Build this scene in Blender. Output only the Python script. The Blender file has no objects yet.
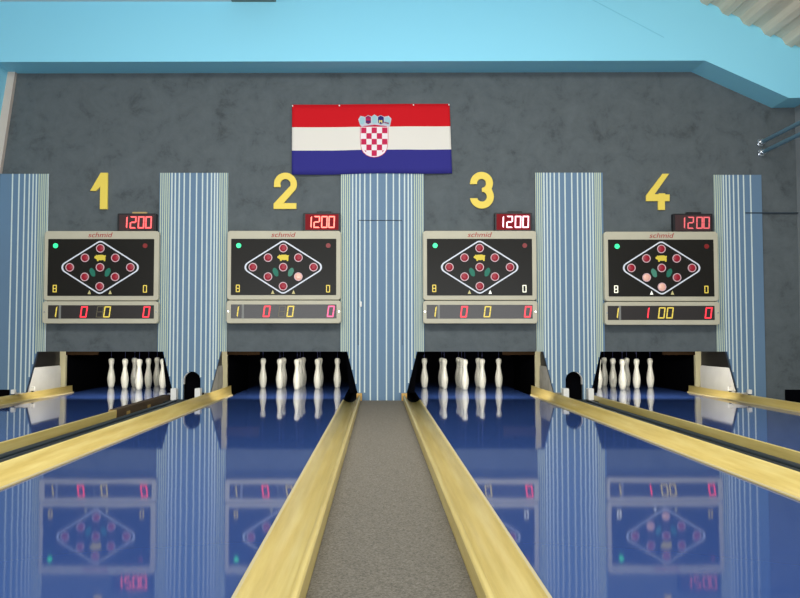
import bpy, bmesh, math, random
from mathutils import Vector, Matrix
random.seed(4)
PI = math.pi
S = bpy.context.scene
COL = S.collection

# ------------------------------------------------------------------ camera
F, CX, CY, HOR, H = 800.0, 378.5, 299.0, 336.0, 0.75
TH = math.atan((HOR - CY) / F)
WALL = 9.40                      # distance from the camera to the end wall


def W(px, py, d=WALL):
    """point of the upright plane y=d seen at a given image position -> (x, z)"""
    u = (px - CX) / F
    v = (CY - py) / F
    yy = math.cos(TH) - math.sin(TH) * v
    zz = math.sin(TH) + math.cos(TH) * v
    k = d / yy
    return (u * k, H + zz * k)


cam_d = bpy.data.cameras.new('camera')
cam_d.sensor_width = 36.0
cam_d.lens = F * 36.0 / 800.0
cam_d.shift_x = (400.0 - CX) / 800.0
cam = bpy.data.objects.new('camera', cam_d)
COL.objects.link(cam)
cam.location = (0, 0, H)
cam.rotation_euler = (PI / 2 + TH, 0, 0)
S.camera = cam

# ------------------------------------------------------------------ materials


def lin(c):
    r = []
    for v in c:
        v = v / 255.0
        r.append(v / 12.92 if v <= 0.04045 else ((v + 0.055) / 1.055) ** 2.4)
    return tuple(r) + (1.0,)


def mat(name, rgb, rough=0.5, spec=0.5, metal=0.0, emit=None, emit_s=0.0, coat=0.0):
    m = bpy.data.materials.new(name)
    m.use_nodes = True
    b = m.node_tree.nodes['Principled BSDF']
    b.inputs['Base Color'].default_value = lin(rgb)
    b.inputs['Roughness'].default_value = rough
    b.inputs['Specular IOR Level'].default_value = spec
    b.inputs['Metallic'].default_value = metal
    b.inputs['Coat Weight'].default_value = coat
    if emit:
        b.inputs['Emission Color'].default_value = lin(emit)
        b.inputs['Emission Strength'].default_value = emit_s
    return m


def noise_mat(name, stops, scale=(1, 1, 1), nscale=5.0, detail=6.0, nrough=0.6, rough=0.6, spec=0.4,
              bump=0.0, bump_scale=None, coat=0.0, distort=0.0, rough_var=None):
    """colour ramp over object-space noise; stops = [(pos, rgb), ...]"""
    m = bpy.data.materials.new(name)
    m.use_nodes = True
    nt = m.node_tree
    N, L = nt.nodes, nt.links
    b = N['Principled BSDF']
    tc = N.new('ShaderNodeTexCoord')
    mp = N.new('ShaderNodeMapping')
    mp.inputs['Scale'].default_value = scale
    L.new(tc.outputs['Object'], mp.inputs['Vector'])
    no = N.new('ShaderNodeTexNoise')
    no.inputs['Scale'].default_value = nscale
    no.inputs['Detail'].default_value = detail
    no.inputs['Roughness'].default_value = nrough
    no.inputs['Distortion'].default_value = distort
    L.new(mp.outputs['Vector'], no.inputs['Vector'])
    cr = N.new('ShaderNodeValToRGB')
    els = cr.color_ramp.elements
    els[0].position, els[0].color = stops[0][0], lin(stops[0][1])
    els[1].position, els[1].color = stops[-1][0], lin(stops[-1][1])
    for p, c in stops[1:-1]:
        e = els.new(p)
        e.color = lin(c)
    L.new(no.outputs['Fac'], cr.inputs['Fac'])
    L.new(cr.outputs['Color'], b.inputs['Base Color'])
    b.inputs['Roughness'].default_value = rough
    b.inputs['Specular IOR Level'].default_value = spec
    b.inputs['Coat Weight'].default_value = coat
    if bump:
        n2 = no
        if bump_scale:
            n2 = N.new('ShaderNodeTexNoise')
            n2.inputs['Scale'].default_value = bump_scale
            n2.inputs['Detail'].default_value = 3
            L.new(mp.outputs['Vector'], n2.inputs['Vector'])
        bp = N.new('ShaderNodeBump')
        bp.inputs['Strength'].default_value = bump
        bp.inputs['Distance'].default_value = 0.01
        L.new(n2.outputs['Fac'], bp.inputs['Height'])
        L.new(bp.outputs['Normal'], b.inputs['Normal'])
    return m


M = {}
M['wall'] = noise_mat('grey_wall_felt', [(0.30, (72, 77, 78)), (0.45, (91, 98, 100)), (0.75, (103, 110, 112))], nscale=3.6,
                      detail=10, nrough=0.72, rough=0.85, spec=0.15, distort=0.3, bump=0.15, bump_scale=40)
M['panel'] = mat('blue_panel_paint', (103, 131, 156), 0.55, 0.3)
M['stripe_white'] = mat('white_stripe', (216, 228, 222), 0.5, 0.3)
M['stripe_cream'] = mat('cream_stripe', (200, 210, 182), 0.5, 0.3)
M['seam'] = mat('dark_seam', (50, 62, 72), 0.8, 0.2)
M['beam'] = mat('cyan_beam_paint', (146, 222, 244), 0.55, 0.3)
M['beige'] = mat('beige_board', (205, 190, 176), 0.6, 0.3)
M['ceil_white'] = mat('white_ceiling', (226, 230, 230), 0.8, 0.2)
M['sheet'] = noise_mat('corrugated_sheet', [(0.3, (222, 202, 174)), (0.7, (240, 224, 198))], scale=(6, 0.6, 6), nscale=2,
                       rough=0.55, spec=0.4)
M['sidewall'] = mat('grey_side_wall', (140, 146, 148), 0.8, 0.2)
M['floor'] = mat('dark_floor', (46, 50, 54), 0.8, 0.2)
M['carpet'] = noise_mat('grey_carpet', [(0.36, (92, 88, 79)), (0.5, (122, 116, 105)), (0.66, (146, 139, 127))], nscale=130,
                        detail=4, nrough=0.8, rough=0.95, spec=0.05, bump=0.5)
M['wood'] = noise_mat('yellow_wood', [(0.3, (196, 172, 96)), (0.5, (212, 188, 112)), (0.72, (224, 204, 132))],
                      scale=(14, 0.7, 14), nscale=1.6, detail=5, rough=0.3, spec=0.4)
M['wood_lip'] = mat('pale_edge_strip', (208, 192, 146), 0.4, 0.4)
M['wood_end'] = mat('orange_end_grain', (206, 164, 92), 0.6, 0.3)
M['plank'] = noise_mat('dark_plank', [(0.3, (62, 48, 34)), (0.7, (96, 76, 50))], scale=(10, 1, 10), nscale=2, rough=0.6)
M['plank_end'] = mat('tan_plank_end', (176, 146, 84), 0.7, 0.2)
M['rail'] = mat('dark_rail', (34, 44, 48), 0.3, 0.5)
M['tray'] = mat('dark_tray', (30, 40, 44), 0.6, 0.3)
M['white_block'] = mat('white_block', (236, 234, 226), 0.5, 0.4)
M['black'] = mat('black_curtain', (6, 6, 9), 0.95, 0.03)
M['rubber'] = mat('black_rubber', (6, 6, 9), 0.95, 0.03)
M['plate'] = noise_mat('pale_plate', [(0.3, (198, 196, 186)), (0.7, (210, 208, 198))], nscale=4, rough=0.5)
M['plate_grey'] = noise_mat('grey_plate', [(0.3, (120, 118, 108)), (0.7, (150, 148, 138))], nscale=7, rough=0.5)
M['dark_sheet'] = mat('dark_metal_sheet', (18, 16, 14), 0.5, 0.4)
M['post'] = mat('beige_post', (176, 168, 132), 0.5, 0.4)
M['lintel'] = mat('brown_lintel', (38, 26, 14), 0.9, 0.05)
M['pin'] = mat('ivory_pin', (232, 228, 208), 0.3, 0.5)
M['cord'] = mat('dark_cord', (70, 74, 110), 0.8, 0.2)
M['housing'] = noise_mat('beige_housing', [(0.3, (190, 184, 160)), (0.7, (198, 192, 168))], nscale=3, rough=0.45, spec=0.4)
M['screen'] = mat('black_screen', (36, 34, 30), 0.3, 0.12)
M['window'] = mat('smoked_window', (58, 54, 52), 0.2, 0.22)
M['window_div'] = mat('grey_divider', (128, 128, 122), 0.4, 0.4)
M['white_line'] = mat('white_line', (226, 230, 238), 0.5, 0.3)
M['lamp'] = mat('dark_red_lamp', (150, 28, 46), 0.35, 0.35, emit=(190, 20, 40), emit_s=0.10)
M['lamp_glare'] = mat('pale_lamp', (236, 190, 168), 0.2, 0.6, emit=(255, 150, 130), emit_s=0.15)  # pale lens colour stands in for reflections on the front glass
M['lamp_ring'] = mat('pink_ring', (222, 186, 190), 0.4, 0.4)
M['pig'] = mat('yellow_symbol', (232, 208, 72), 0.5, 0.3)
M['leaf'] = mat('green_symbol', (34, 118, 96), 0.5, 0.3)
M['leaf_pale'] = mat('pale_green_symbol', (74, 140, 118), 0.5, 0.3)
M['led_green'] = mat('green_light', (60, 230, 150), 0.3, 0.5, emit=(50, 240, 150), emit_s=0.9)
M['led_red'] = mat('red_light_off', (130, 28, 26), 0.3, 0.5, emit=(200, 20, 20), emit_s=0.05)
M['letter'] = mat('red_lettering', (176, 56, 50), 0.5, 0.3)
M['tri'] = mat('cream_arrow', (214, 202, 140), 0.5, 0.3)
M['tri_lit'] = mat('white_arrow_lit', (240, 240, 230), 0.5, 0.3, emit=(255, 255, 240), emit_s=0.5)
M['seg_red'] = mat('red_segment', (255, 60, 70), 0.4, 0.4, emit=(255, 44, 60), emit_s=1.6)
M['seg_pink'] = mat('pink_segment', (255, 90, 140), 0.4, 0.4, emit=(255, 90, 130), emit_s=1.3)
M['seg_yellow'] = mat('yellow_segment', (240, 214, 90), 0.4, 0.4, emit=(250, 214, 80), emit_s=0.3)
M['seg_dim'] = mat('dim_segment', (106, 98, 74), 0.4, 0.4)
M['seg_white'] = mat('white_segment', (240, 240, 220), 0.4, 0.4, emit=(255, 250, 220), emit_s=0.8)
M['clock_black'] = mat('black_clock', (26, 24, 26), 0.4, 0.4)
M['clk_bright'] = mat('clock_red_bright', (255, 120, 110), 0.4, 0.4, emit=(255, 108, 92), emit_s=2.6)
M['clk_mid'] = mat('clock_red', (255, 100, 100), 0.4, 0.4, emit=(255, 84, 84), emit_s=1.7)
M['clk_white'] = mat('clock_pink_white', (255, 210, 220), 0.4, 0.4, emit=(255, 190, 205), emit_s=2.2)  # whitened digit colour stands in for glare washing out this clock
M['clk_dim'] = mat('clock_red_dim', (220, 104, 108), 0.4, 0.4, emit=(230, 96, 100), emit_s=0.7)
M['disp_red_glow'] = mat('red_display_glow', (96, 14, 20), 0.35, 0.1, emit=(150, 8, 20), emit_s=0.35)  # emission of the panel stands in for the glow around the digits
M['disp_dark'] = mat('grey_display', (64, 54, 54), 0.3, 0.15, emit=(120, 30, 34), emit_s=0.08)  # faint red emission imitates the digits' glow on the panel
M['gold'] = mat('tan_clip', (190, 160, 100), 0.4, 0.4)
M['yellow'] = mat('numeral_yellow', (244, 216, 92), 0.5, 0.3)
M['chrome'] = mat('chrome', (230, 234, 238), 0.12, 0.5, metal=1.0)
M['pipe'] = mat('blue_grey_pipe', (92, 126, 142), 0.4, 0.5)
M['flag_red'] = mat('flag_red', (206, 22, 32), 0.8, 0.15)
M['flag_white'] = mat('flag_white', (232, 226, 214), 0.8, 0.15)
M['flag_blue'] = mat('flag_blue', (52, 50, 130), 0.8, 0.15)
M['crest_red'] = mat('crest_red', (200, 44, 84), 0.8, 0.15)
M['crest_white'] = mat('crest_white', (244, 232, 232), 0.8, 0.15)
M['crest_blue'] = mat('crest_pale_blue', (160, 200, 206), 0.8, 0.15)
M['crest_grey'] = mat('crest_grey', (196, 200, 208), 0.8, 0.15)
M['crest_navy'] = mat('crest_navy', (52, 44, 110), 0.8, 0.15)
M['crest_wine'] = mat('crest_wine', (150, 40, 90), 0.8, 0.15)
M['crest_gold'] = mat('crest_gold', (230, 210, 120), 0.8, 0.15)


def lane_material():
    m = bpy.data.materials.new('blue_lane_lacquer')
    m.use_nodes = True
    nt = m.node_tree
    N, L = nt.nodes, nt.links
    b = N['Principled BSDF']
    b.inputs['Base Color'].default_value = lin((54, 80, 140))
    b.inputs['Roughness'].default_value = 0.045
    b.inputs['Specular IOR Level'].default_value = 0.5
    b.inputs['IOR'].default_value = 1.5
    tc = N.new('ShaderNodeTexCoord')
    mp = N.new('ShaderNodeMapping')
    mp.inputs['Scale'].default_value = (1.0, 0.35, 1.0)
    no = N.new('ShaderNodeTexNoise')
    no.inputs['Scale'].default_value = 3.0
    no.inputs['Detail'].default_value = 2.0
    bp = N.new('ShaderNodeBump')
    bp.inputs['Strength'].default_value = 0.05
    bp.inputs['Distance'].default_value = 0.01
    L.new(tc.outputs['Object'], mp.inputs['Vector'])
    L.new(mp.outputs['Vector'], no.inputs['Vector'])
    L.new(no.outputs['Fac'], bp.inputs['Height'])
    L.new(bp.outputs['Normal'], b.inputs['Normal'])
    return m


M['lane'] = lane_material()

# ------------------------------------------------------------------ helpers


def tag(o, label=None, cat=None, group=None, kind=None):
    if label:
        o['label'] = label
    if cat:
        o['category'] = cat
    if group:
        o['group'] = group
    if kind:
        o['kind'] = kind
    return o


def thing(name, label, cat, loc=(0, 0, 0), group=None):
    o = bpy.data.objects.new(name, None)
    COL.objects.link(o)
    o.location = loc
    o.empty_display_size = 0.1
    return tag(o, label, cat, group)


def build(name, bm, mats, parent=None, smooth=False, origin=None, bevel=0.0):
    """link a bmesh (in world coordinates) as ONE object; its origin goes to the parent's location"""
    if origin is None:
        origin = Vector(parent_loc(parent))
    else:
        origin = Vector(origin)
    bmesh.ops.recalc_face_normals(bm, faces=bm.faces[:])
    bmesh.ops.translate(bm, verts=bm.verts[:], vec=-origin)
    me = bpy.data.meshes.new(name)
    bm.to_mesh(me)
    bm.free()
    if not isinstance(mats, (list, tuple)):
        mats = [mats]
    for m in mats:
        me.materials.append(M[m] if isinstance(m, str) else m)
    o = bpy.data.objects.new(name, me)
    COL.objects.link(o)
    if smooth:
        for p in me.polygons:
            p.use_smooth = True
    if parent is not None:
        o.parent = parent
        o.location = origin - Vector(parent_loc(parent))
    else:
        o.location = origin
    if bevel:
        md = o.modifiers.new('bevel', 'BEVEL')
        md.width = bevel
        md.segments = 3
        md.limit_method = 'ANGLE'
    return o


def parent_loc(p):
    v = Vector((0, 0, 0))
    while p is not None:
        v = v + Vector(p.location)
        p = p.parent
    return v


def box(bm, x0, x1, y0, y1, z0, z1, mi=0):
    vs = [bm.verts.new((x, y, z)) for x in (x0, x1) for y in (y0, y1) for z in (z0, z1)]
    for f in ((0, 1, 3, 2), (4, 6, 7, 5), (0, 4, 5, 1), (2, 3, 7, 6), (0, 2, 6, 4), (1, 5, 7, 3)):
        fc = bm.faces.new([vs[i] for i in f])
        fc.material_index = mi
    return bm


def prism(bm, pts, y0, y1, mi=0):
    """upright outline (x, z) extruded from y0 to y1"""
    a = [bm.verts.new((x, y0, z)) for x, z in pts]
    b = [bm.verts.new((x, y1, z)) for x, z in pts]
    n = len(pts)
    fs = [bm.faces.new(a), bm.faces.new(b[::-1])]
    for i in range(n):
        j = (i + 1) % n
        fs.append(bm.faces.new((a[j], a[i], b[i], b[j])))
    for f in fs:
        f.material_index = mi
    return bm


def ring_prism(bm, outer, inner, y0, y1, mi=0):
    n = len(outer)
    V = [[bm.verts.new((x, y, z)) for x, z in pts] for pts, y in ((outer, y0), (inner, y0), (outer, y1), (inner, y1))]
    for i in range(n):
        j = (i + 1) % n
        for q in ((V[0][i], V[0][j], V[1][j], V[1][i]), (V[2][j], V[2][i], V[3][i], V[3][j]),
                  (V[0][j], V[0][i], V[2][i], V[2][j]), (V[1][i], V[1][j], V[3][j], V[3][i])):
            f = bm.faces.new(q)
            f.material_index = mi
    return bm


def disc(cx, cz, r, n=20, ry=None):
    ry = ry or r
    return [(cx + r * math.cos(2 * PI * i / n), cz + ry * math.sin(2 * PI * i / n)) for i in range(n)]


def rrect(x0, x1, z0, z1, r, n=5):
    pts = []
    for cx, cz, a0 in ((x1 - r, z1 - r, 0), (x0 + r, z1 - r, PI / 2), (x0 + r, z0 + r, PI), (x1 - r, z0 + r, 1.5 * PI)):
        for i in range(n + 1):
            a = a0 + PI / 2 * i / n
            pts.append((cx + r * math.cos(a), cz + r * math.sin(a)))
    return pts


def rpoly(cs, r, n=6):
    """rounded closed polygon"""
    out = []
    k = len(cs)
    for i in range(k):
        p, a, b = Vector(cs[i]), Vector(cs[i - 1]), Vector(cs[(i + 1) % k])
        da, db = (a - p).normalized(), (b - p).normalized()
        half = da.angle(db) / 2
        t = r / math.tan(half)
        c = p + (da + db).normalized() * (r / math.sin(half))
        s, e = p + da * t - c, p + db * t - c
        a0 = math.atan2(s.y, s.x)
        a1 = math.atan2(e.y, e.x)
        d = (a1 - a0 + PI) % (2 * PI) - PI
        for q in range(n + 1):
            an = a0 + d * q / n
            out.append((c.x + r * math.cos(an), c.y + r * math.sin(an)))
    return out


def tube(bm, p0, p1, r, n=12, mi=0):
    p0, p1 = Vector(p0), Vector(p1)
    d = (p1 - p0).normalized()
    u = d.orthogonal().normalized()
    v = d.cross(u)
    A, B = [], []
    for i in range(n):
        a = 2 * PI * i / n
        o = (u * math.cos(a) + v * math.sin(a)) * r
        A.append(bm.verts.new(p0 + o))
        B.append(bm.verts.new(p1 + o))
    fs = [bm.faces.new(A[::-1]), bm.faces.new(B)]
    for i in range(n):
        j = (i + 1) % n
        fs.append(bm.faces.new((A[i], A[j], B[j], B[i])))
    for f in fs:
        f.material_index = mi
    return bm


def lathe(bm, prof, c=(0, 0, 0), n=28):
    rings = []
    for r, z in prof:
        if r < 1e-6:
            rings.append([bm.verts.new((c[0], c[1], c[2] + z))])
        else:
            rings.append([bm.verts.new((c[0] + r * math.cos(2 * PI * i / n), c[1] + r * math.sin(2 * PI * i / n), c[2] + z))
                          for i in range(n)])
    for a, b in zip(rings, rings[1:]):
        for i in range(n):
            j = (i + 1) % n
            if len(a) == 1 and len(b) == 1:
                continue
            if len(a) == 1:
                bm.faces.new((a[0], b[j], b[i]))
            elif len(b) == 1:
                bm.faces.new((a[i], a[j], b[0]))
            else:
                bm.faces.new((a[i], a[j], b[j], b[i]))
    return bm


def new():
    return bmesh.new()


# ------------------------------------------------------------------ layout
LC = [-3.345, -1.13, 1.205, 3.40]          # lane centres (on the floor)
OC = [-3.26, -1.105, 1.19, 3.34]           # pit opening centres (in the wall)
LH = 0.71                                  # lane half width
GW = 0.21                                  # gutter width
NAMES = ['one', 'two', 'three', 'four']
ORD = ['leftmost lane', 'second lane from left', 'third lane from left', 'rightmost lane']
O_TOP, O_HT, O_HB = 0.568, 0.738, 0.86
ARCH = [-2.18, 2.285]
AW = 0.10
A_C = 0.235


def cut(i, s):
    """edge of pit opening i on side s (-1 left, +1 right), from the top down"""
    c = OC[i]
    pts = [(c + s * O_HT, O_TOP), (c + s * O_HB, 0.09)]
    inner = (i == 1 and s > 0) or (i == 2 and s < 0)
    if not inner:
        nx = LC[i] + s * 0.95
        if s * (nx - pts[-1][0]) > 0.005:
            pts.append((nx, 0.09))
    pts.append((pts[-1][0], -0.12))
    return pts


def arch(k):
    c = ARCH[k]
    pts = [(c - AW, -0.12), (c - AW, A_C)]
    for i in range(1, 12):
        a = PI - PI * i / 12
        pts.append((c + AW * math.cos(a), A_C + AW * math.sin(a)))
    pts += [(c + AW, A_C), (c + AW, -0.12)]
    return pts


# ------------------------------------------------------------------ the setting
XL, XR = -5.6, 4.95
ZT = 5.2
pts = [(XL, -0.12)]
for i in range(4):
    pts += cut(i, -1)[::-1] + cut(i, 1)
    if i == 0:
        pts += arch(0)
    if i == 2:
        pts += arch(1)
pts += [(XR, -0.12), (XR, ZT), (XL, ZT)]
tag(build('wall_back', prism(new(), pts, WALL, WALL + 0.04), 'wall', origin=(0, WALL, 0)), kind='structure')

tag(build('floor', box(new(), XL, XR, -3.0, 13.6, -0.2, -0.12), 'floor'), kind='structure')
tag(build('wall_right', box(new(), XR, XR + 0.1, -3.0, 13.6, -0.12, ZT), 'sidewall'), kind='structure')
tag(build('wall_left', box(new(), XL - 0.1, XL, -3.0, 13.6, -0.12, ZT), 'sidewall'), kind='structure')
tag(build('wall_rear_blocker', box(new(), XL, XR, 13.6, 13.7, -0.12, ZT), 'sidewall'), kind='structure')  # unseen, added to keep outside light from leaking in behind the pits
tag(build('ceiling_rear_blocker', box(new(), XL, XR, WALL + 0.041, 13.6, ZT - 0.1, ZT), 'sidewall'), kind='structure')  # unseen cover, added against the same light leak from above
for nm, x0, x1 in (('baseboard_left', XL, LC[0] - 0.96), ('baseboard_right', W(784, 390)[0], XR)):
    tag(build(nm, box(new(), x0, x1, WALL - 0.045, WALL - 0.0205, -0.12, 0.125), 'rubber'), kind='structure')

# cyan beam across the top, stepping down on the right
BD = WALL - 0.40
outline = [W(-6, 62, BD), W(705, 60.5, BD), W(789, 98, BD), W(830, 97, BD), (XR, W(830, 97, BD)[1])]
topz = 4.95
outline[-1] = (XR, outline[-1][1])
outline += [(XR, topz), (XL, topz), (XL, 1.4), W(-36, 240, BD)]
tag(build('trim_1', prism(new(), outline, BD, WALL), 'beam', origin=(0, BD, 3.7)), kind='structure')
# fine panel joint on the beam face
bm = new()
a, b = W(592, 0, BD), W(664, 38, BD)
prism(bm, [a, b, (b[0], b[1] + 0.012), (a[0], a[1] + 0.012)], BD - 0.002, BD + 0.004)
tag(build('trim_2', bm, mat('beam_joint', (130, 206, 228), 0.6, 0.3), origin=(0, BD, 4)), kind='structure')
# beige slanted board in the left corner
bm = new()
prism(bm, [W(-8, 72), W(17.5, 72), W(2, 174), W(-20, 174)], WALL - 0.06, WALL)
tag(build('trim_3', bm, 'beige', origin=(-4.3, WALL, 3)), kind='structure')

# ceiling: flat white piece on the left, corrugated sheet falling to the right
zl = W(100, 1.6, BD)[1]
xl0 = W(232, 1, BD)[0]
xl1 = W(276, 1, BD)[0]
tag(build('ceiling_left', box(new(), XL, xl0, 3.0, BD, zl, zl + 0.08), 'ceil_white'), kind='structure')
tag(build('trim_4', box(new(), xl0, xl1, 7.2, BD, zl - 0.005, zl + 0.3), mat('grey_strip', (128, 136, 128), 0.7, 0.2)), kind='structure')
tag(build('ceiling_middle', box(new(), xl1, 2.5, 3.0, BD, 4.96, 5.04), 'ceil_white'), kind='structure')
p0, p1 = W(705, 2, BD), W(800, 49, BD)
slope = (p1[1] - p0[1]) / (p1[0] - p0[0])
bm = new()
x = 2.4
prof = []
pitch_r = (W(733, 14, BD)[0] - W(712, 5, BD)[0])
amp = 0.05
while x < XR - 0.02:
    zb = p0[1] + slope * (x - p0[0])
    for k, dz in ((0.0, 0), (0.30, 0), (0.48, -amp), (0.72, -amp), (0.88, 0)):
        xx = x + k * pitch_r
        prof.append((xx, zb + slope * k * pitch_r + dz + 0.03))
    x += pitch_r
a = [bm.verts.new((px, 3.0, pz)) for px, pz in prof]
b = [bm.verts.new((px, BD, pz)) for px, pz in prof]
for i in range(len(prof) - 1):
    bm.faces.new((a[i], a[i + 1], b[i + 1], b[i]))
o = tag(build('ceiling_right', bm, 'sheet'), kind='structure')
sd = o.modifiers.new('solid', 'SOLIDIFY')
sd.thickness = 0.012
sd.offset = 1

# seam of the flush door in the wall at the right
xs0, zs = W(744.5, 213.2)
bm = new()
box(bm, xs0, XR, WALL - 0.028, WALL, zs - 0.006, zs + 0.006)
tag(build('door_1', bm, 'seam', origin=(xs0, WALL, zs)), kind='structure')

# ------------------------------------------------------------------ striped panels
PANELS = [
    # left px, right px, top py, stripe px list, left cut lane, right cut lane, arch index, label
    (1.0, 49.0, 174.2, [v / 13.28 for v in (158, 245, 320, 382, 432, 475, 512, 540, 565, 590, 618, 648)], None, 0, None,
     'blue panel with pale vertical stripes at the left end of the wall'),
    (160.2, 228.6, 173.2, [155 + v / 9.96 for v in (55, 76, 97, 117, 138, 165, 199, 239, 288, 346, 412, 471, 519, 560, 592, 619, 645, 665, 688, 707, 727)],
     0, 1, 0, 'blue striped panel between scoreboards of the first and second lanes'),
    (340.8, 423.8, 173.5, [335 + v / 8.42 for v in (55, 71, 88, 105, 123, 148, 178, 210, 250, 298, 358, 433, 492, 543, 586, 617, 645, 670, 688, 706, 722, 739)],
     1, 2, None, 'wide blue striped panel under the flag behind the grey carpet'),
    (534.8, 602.2, 173.0, [530 + v / 9.96 for v in (57, 77, 97, 117, 141, 171, 205, 245, 293, 351, 419, 477, 523, 563, 598, 626, 651, 669, 687, 705)],
     2, 3, 1, 'blue striped panel between scoreboards of the third and fourth lanes'),
    (713.0, 760.5, 175.2, [705 + v / 13.28 for v in (115, 139, 166, 193, 221, 251, 288, 332, 385, 448, 520, 612)], 3, None, None,
     'blue panel with pale vertical stripes right of the fourth scoreboard'),
]
PY0 = WALL - 0.02
for pl, pr, pt, stripes, lc, rc, ar, lab in PANELS:
    xl, zt = W(pl, pt)
    xr = W(pr, pt)[0]
    pts = []
    if lc is None:
        pts.append((xl, -0.12))
    else:
        pts += [(xl, O_TOP)] + cut(lc, 1)
    if ar is not None:
        pts += arch(ar)
    if rc is None:
        pts.append((xr, -0.12))
    else:
        pts += cut(rc, -1)[::-1] + [(xr, O_TOP)]
    pts += [(xr, zt), (xl, zt)]
    bm = prism(new(), pts, PY0, WALL - 0.001)

    def bottom(x):
        z = -0.02
        for i, s in ((lc, 1), (rc, -1)):
            if i is None:
                continue
            e = s * (x - OC[i])
            if e <= O_HT + 0.002:
                z = max(z, O_TOP)
            elif e < O_HB:
                z = max(z, O_TOP + (0.09 - O_TOP) * (e - O_HT) / (O_HB - O_HT))
            elif s * (x - LC[i]) < 0.96:
                z = max(z, 0.09)
        if ar is not None and abs(x - ARCH[ar]) < AW:
            z = max(z, A_C + math.sqrt(AW * AW - (x - ARCH[ar]) ** 2))
        return z
    gaps = []
    for k, sx in enumerate(stripes):
        near = min(abs(sx - q) for q in stripes if q != sx)
        mi = 2 if near < 2.25 else 1
        x = W(sx, 250)[0]
        hw = 0.0074 if mi == 1 else 0.0060
        zb = max(bottom(x - hw), bottom(x + hw))
        x0, x1 = max(x - hw, xl), min(x + hw, xr)
        box(bm, x0, x1, PY0 - 0.0015, PY0 + 0.003, zb, zt, mi)
    ox = (xl + xr) / 2
    po = build('striped_panel', bm, ['panel', 'stripe_white', 'stripe_cream'], origin=(ox, WALL, 0))
    tag(po, lab, 'wall panel')
    if pl > 300 and pl < 400:
        bm = new()
        xa, za = W(358.4, 220.6)
        xb = W(402, 220.6)[0]
        zb = W(358, 345)[1]
        box(bm, xa, xb, PY0 - 0.0025, PY0 + 0.002, za - 0.005, za + 0.004)
        box(bm, xa - 0.004, xa + 0.003, PY0 - 0.0025, PY0 + 0.002, zb, za)
        box(bm, xb - 0.002, xb + 0.002, PY0 - 0.0025, PY0 + 0.002, zb, za)
        build('door_seam', bm, 'seam', po)
        hx, hz = W(360.8, 304)
        bm = new()
        prism(bm, rrect(hx - 0.012, hx + 0.012, hz - 0.035, hz + 0.03, 0.01), PY0 - 0.02, PY0 - 0.001)
        tag(build('door_pull', bm, 'white_block', po, bevel=0.003), 'small white door pull')

# ------------------------------------------------------------------ lanes, gutters, carpet
for i, c in enumerate(LC):
    bm = box(new(), c - LH, c + LH, -3.0, 13.0, -0.12, 0.0)
    o = build('bowling_lane', bm, 'lane', origin=(c, 5, -0.12))
    tag(o, 'glossy blue bowling lane, the %s, ending under numeral %s' % (ORD[i], NAMES[i]), 'bowling lane')

GLAB = {
    (0, -1): 'yellow wooden gutter along the outer left edge of the leftmost lane',
    (0, 1): 'yellow gutter on the right edge of the leftmost lane, carrying the plank',
    (1, -1): 'broad yellow gutter on the left edge of the second lane from left',
    (1, 1): 'yellow wooden gutter between the second lane and left edge of the carpet',
    (2, -1): 'yellow wooden gutter between right edge of the carpet and third lane',
    (2, 1): 'broad yellow gutter on the right edge of the third lane from left',
    (3, -1): 'thin-looking yellow gutter on the left edge of the rightmost lane',
    (3, 1): 'yellow wooden gutter along the outer right edge of the rightmost lane',
}
# profile: distance from the lane edge, height, far-end extension fraction
GP = [(0.0, -0.115), (0.0, 0.006), (0.003, 0.010), (0.014, 0.010), (0.022, 0.004), (0.045, -0.012), (0.075, -0.022), (0.105, -0.022),
      (0.135, -0.010), (0.16, 0.014), (0.176, 0.040), (0.184, 0.058), (0.190, 0.064), (0.195, 0.066), (0.205, 0.066), (GW, 0.062),
      (GW, -0.115)]
for i, c in enumerate(LC):
    for s in (-1, 1):
        e = c + s * LH
        through = (i, s) in ((0, -1), (1, -1), (2, 1), (3, 1))
        ya, yb = ((10.70, 11.18) if i in (0, 3) else (10.15, 11.16)) if through else (WALL - 0.03, WALL - 0.03)
        if (i, s) == (0, 1):
            ya = yb = 7.44
        bm = new()
        A, B = [], []
        for u, z in GP:
            A.append(bm.verts.new((e + s * u, -3.0, z)))
            B.append(bm.verts.new((e + s * u, ya + (yb - ya) * u / GW, z)))
        n = len(GP)
        bm.faces.new(A)
        bm.faces.new(B[::-1])
        for q in range(n):
            r = (q + 1) % n
            f = bm.faces.new((A[q], A[r], B[r], B[q]))
            f.smooth = 3 < q < n - 3
            if q in (1, 2):
                f.material_index = 1
        o = build('lane_gutter', bm, ['wood', 'wood_lip'], origin=(e, 5, -0.115))
        tag(o, GLAB[(i, s)], 'gutter')
        if not through and i in (1, 2):
            bm = box(new(), min(e + s * 0.165, e + s * (GW + 0.018)), max(e + s * 0.165, e + s * (GW + 0.018)), WALL - 0.09, WALL - 0.028, 0.0, 0.085)
            k = build('end_block', bm, 'wood_end', o, bevel=0.004)
            tag(k, 'orange wooden end block')

cx0, cx1 = LC[1] + LH + GW, LC[2] - LH - GW
bm = box(new(), cx0 + 0.001, cx1 - 0.001, -3.0, WALL - 0.024, -0.12, -0.001)
o = build('carpet_runner', bm, 'carpet', origin=((cx0 + cx1) / 2, 5, -0.12))
tag(o, 'grey flecked carpet strip running between the two middle lanes', 'carpet')

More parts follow.
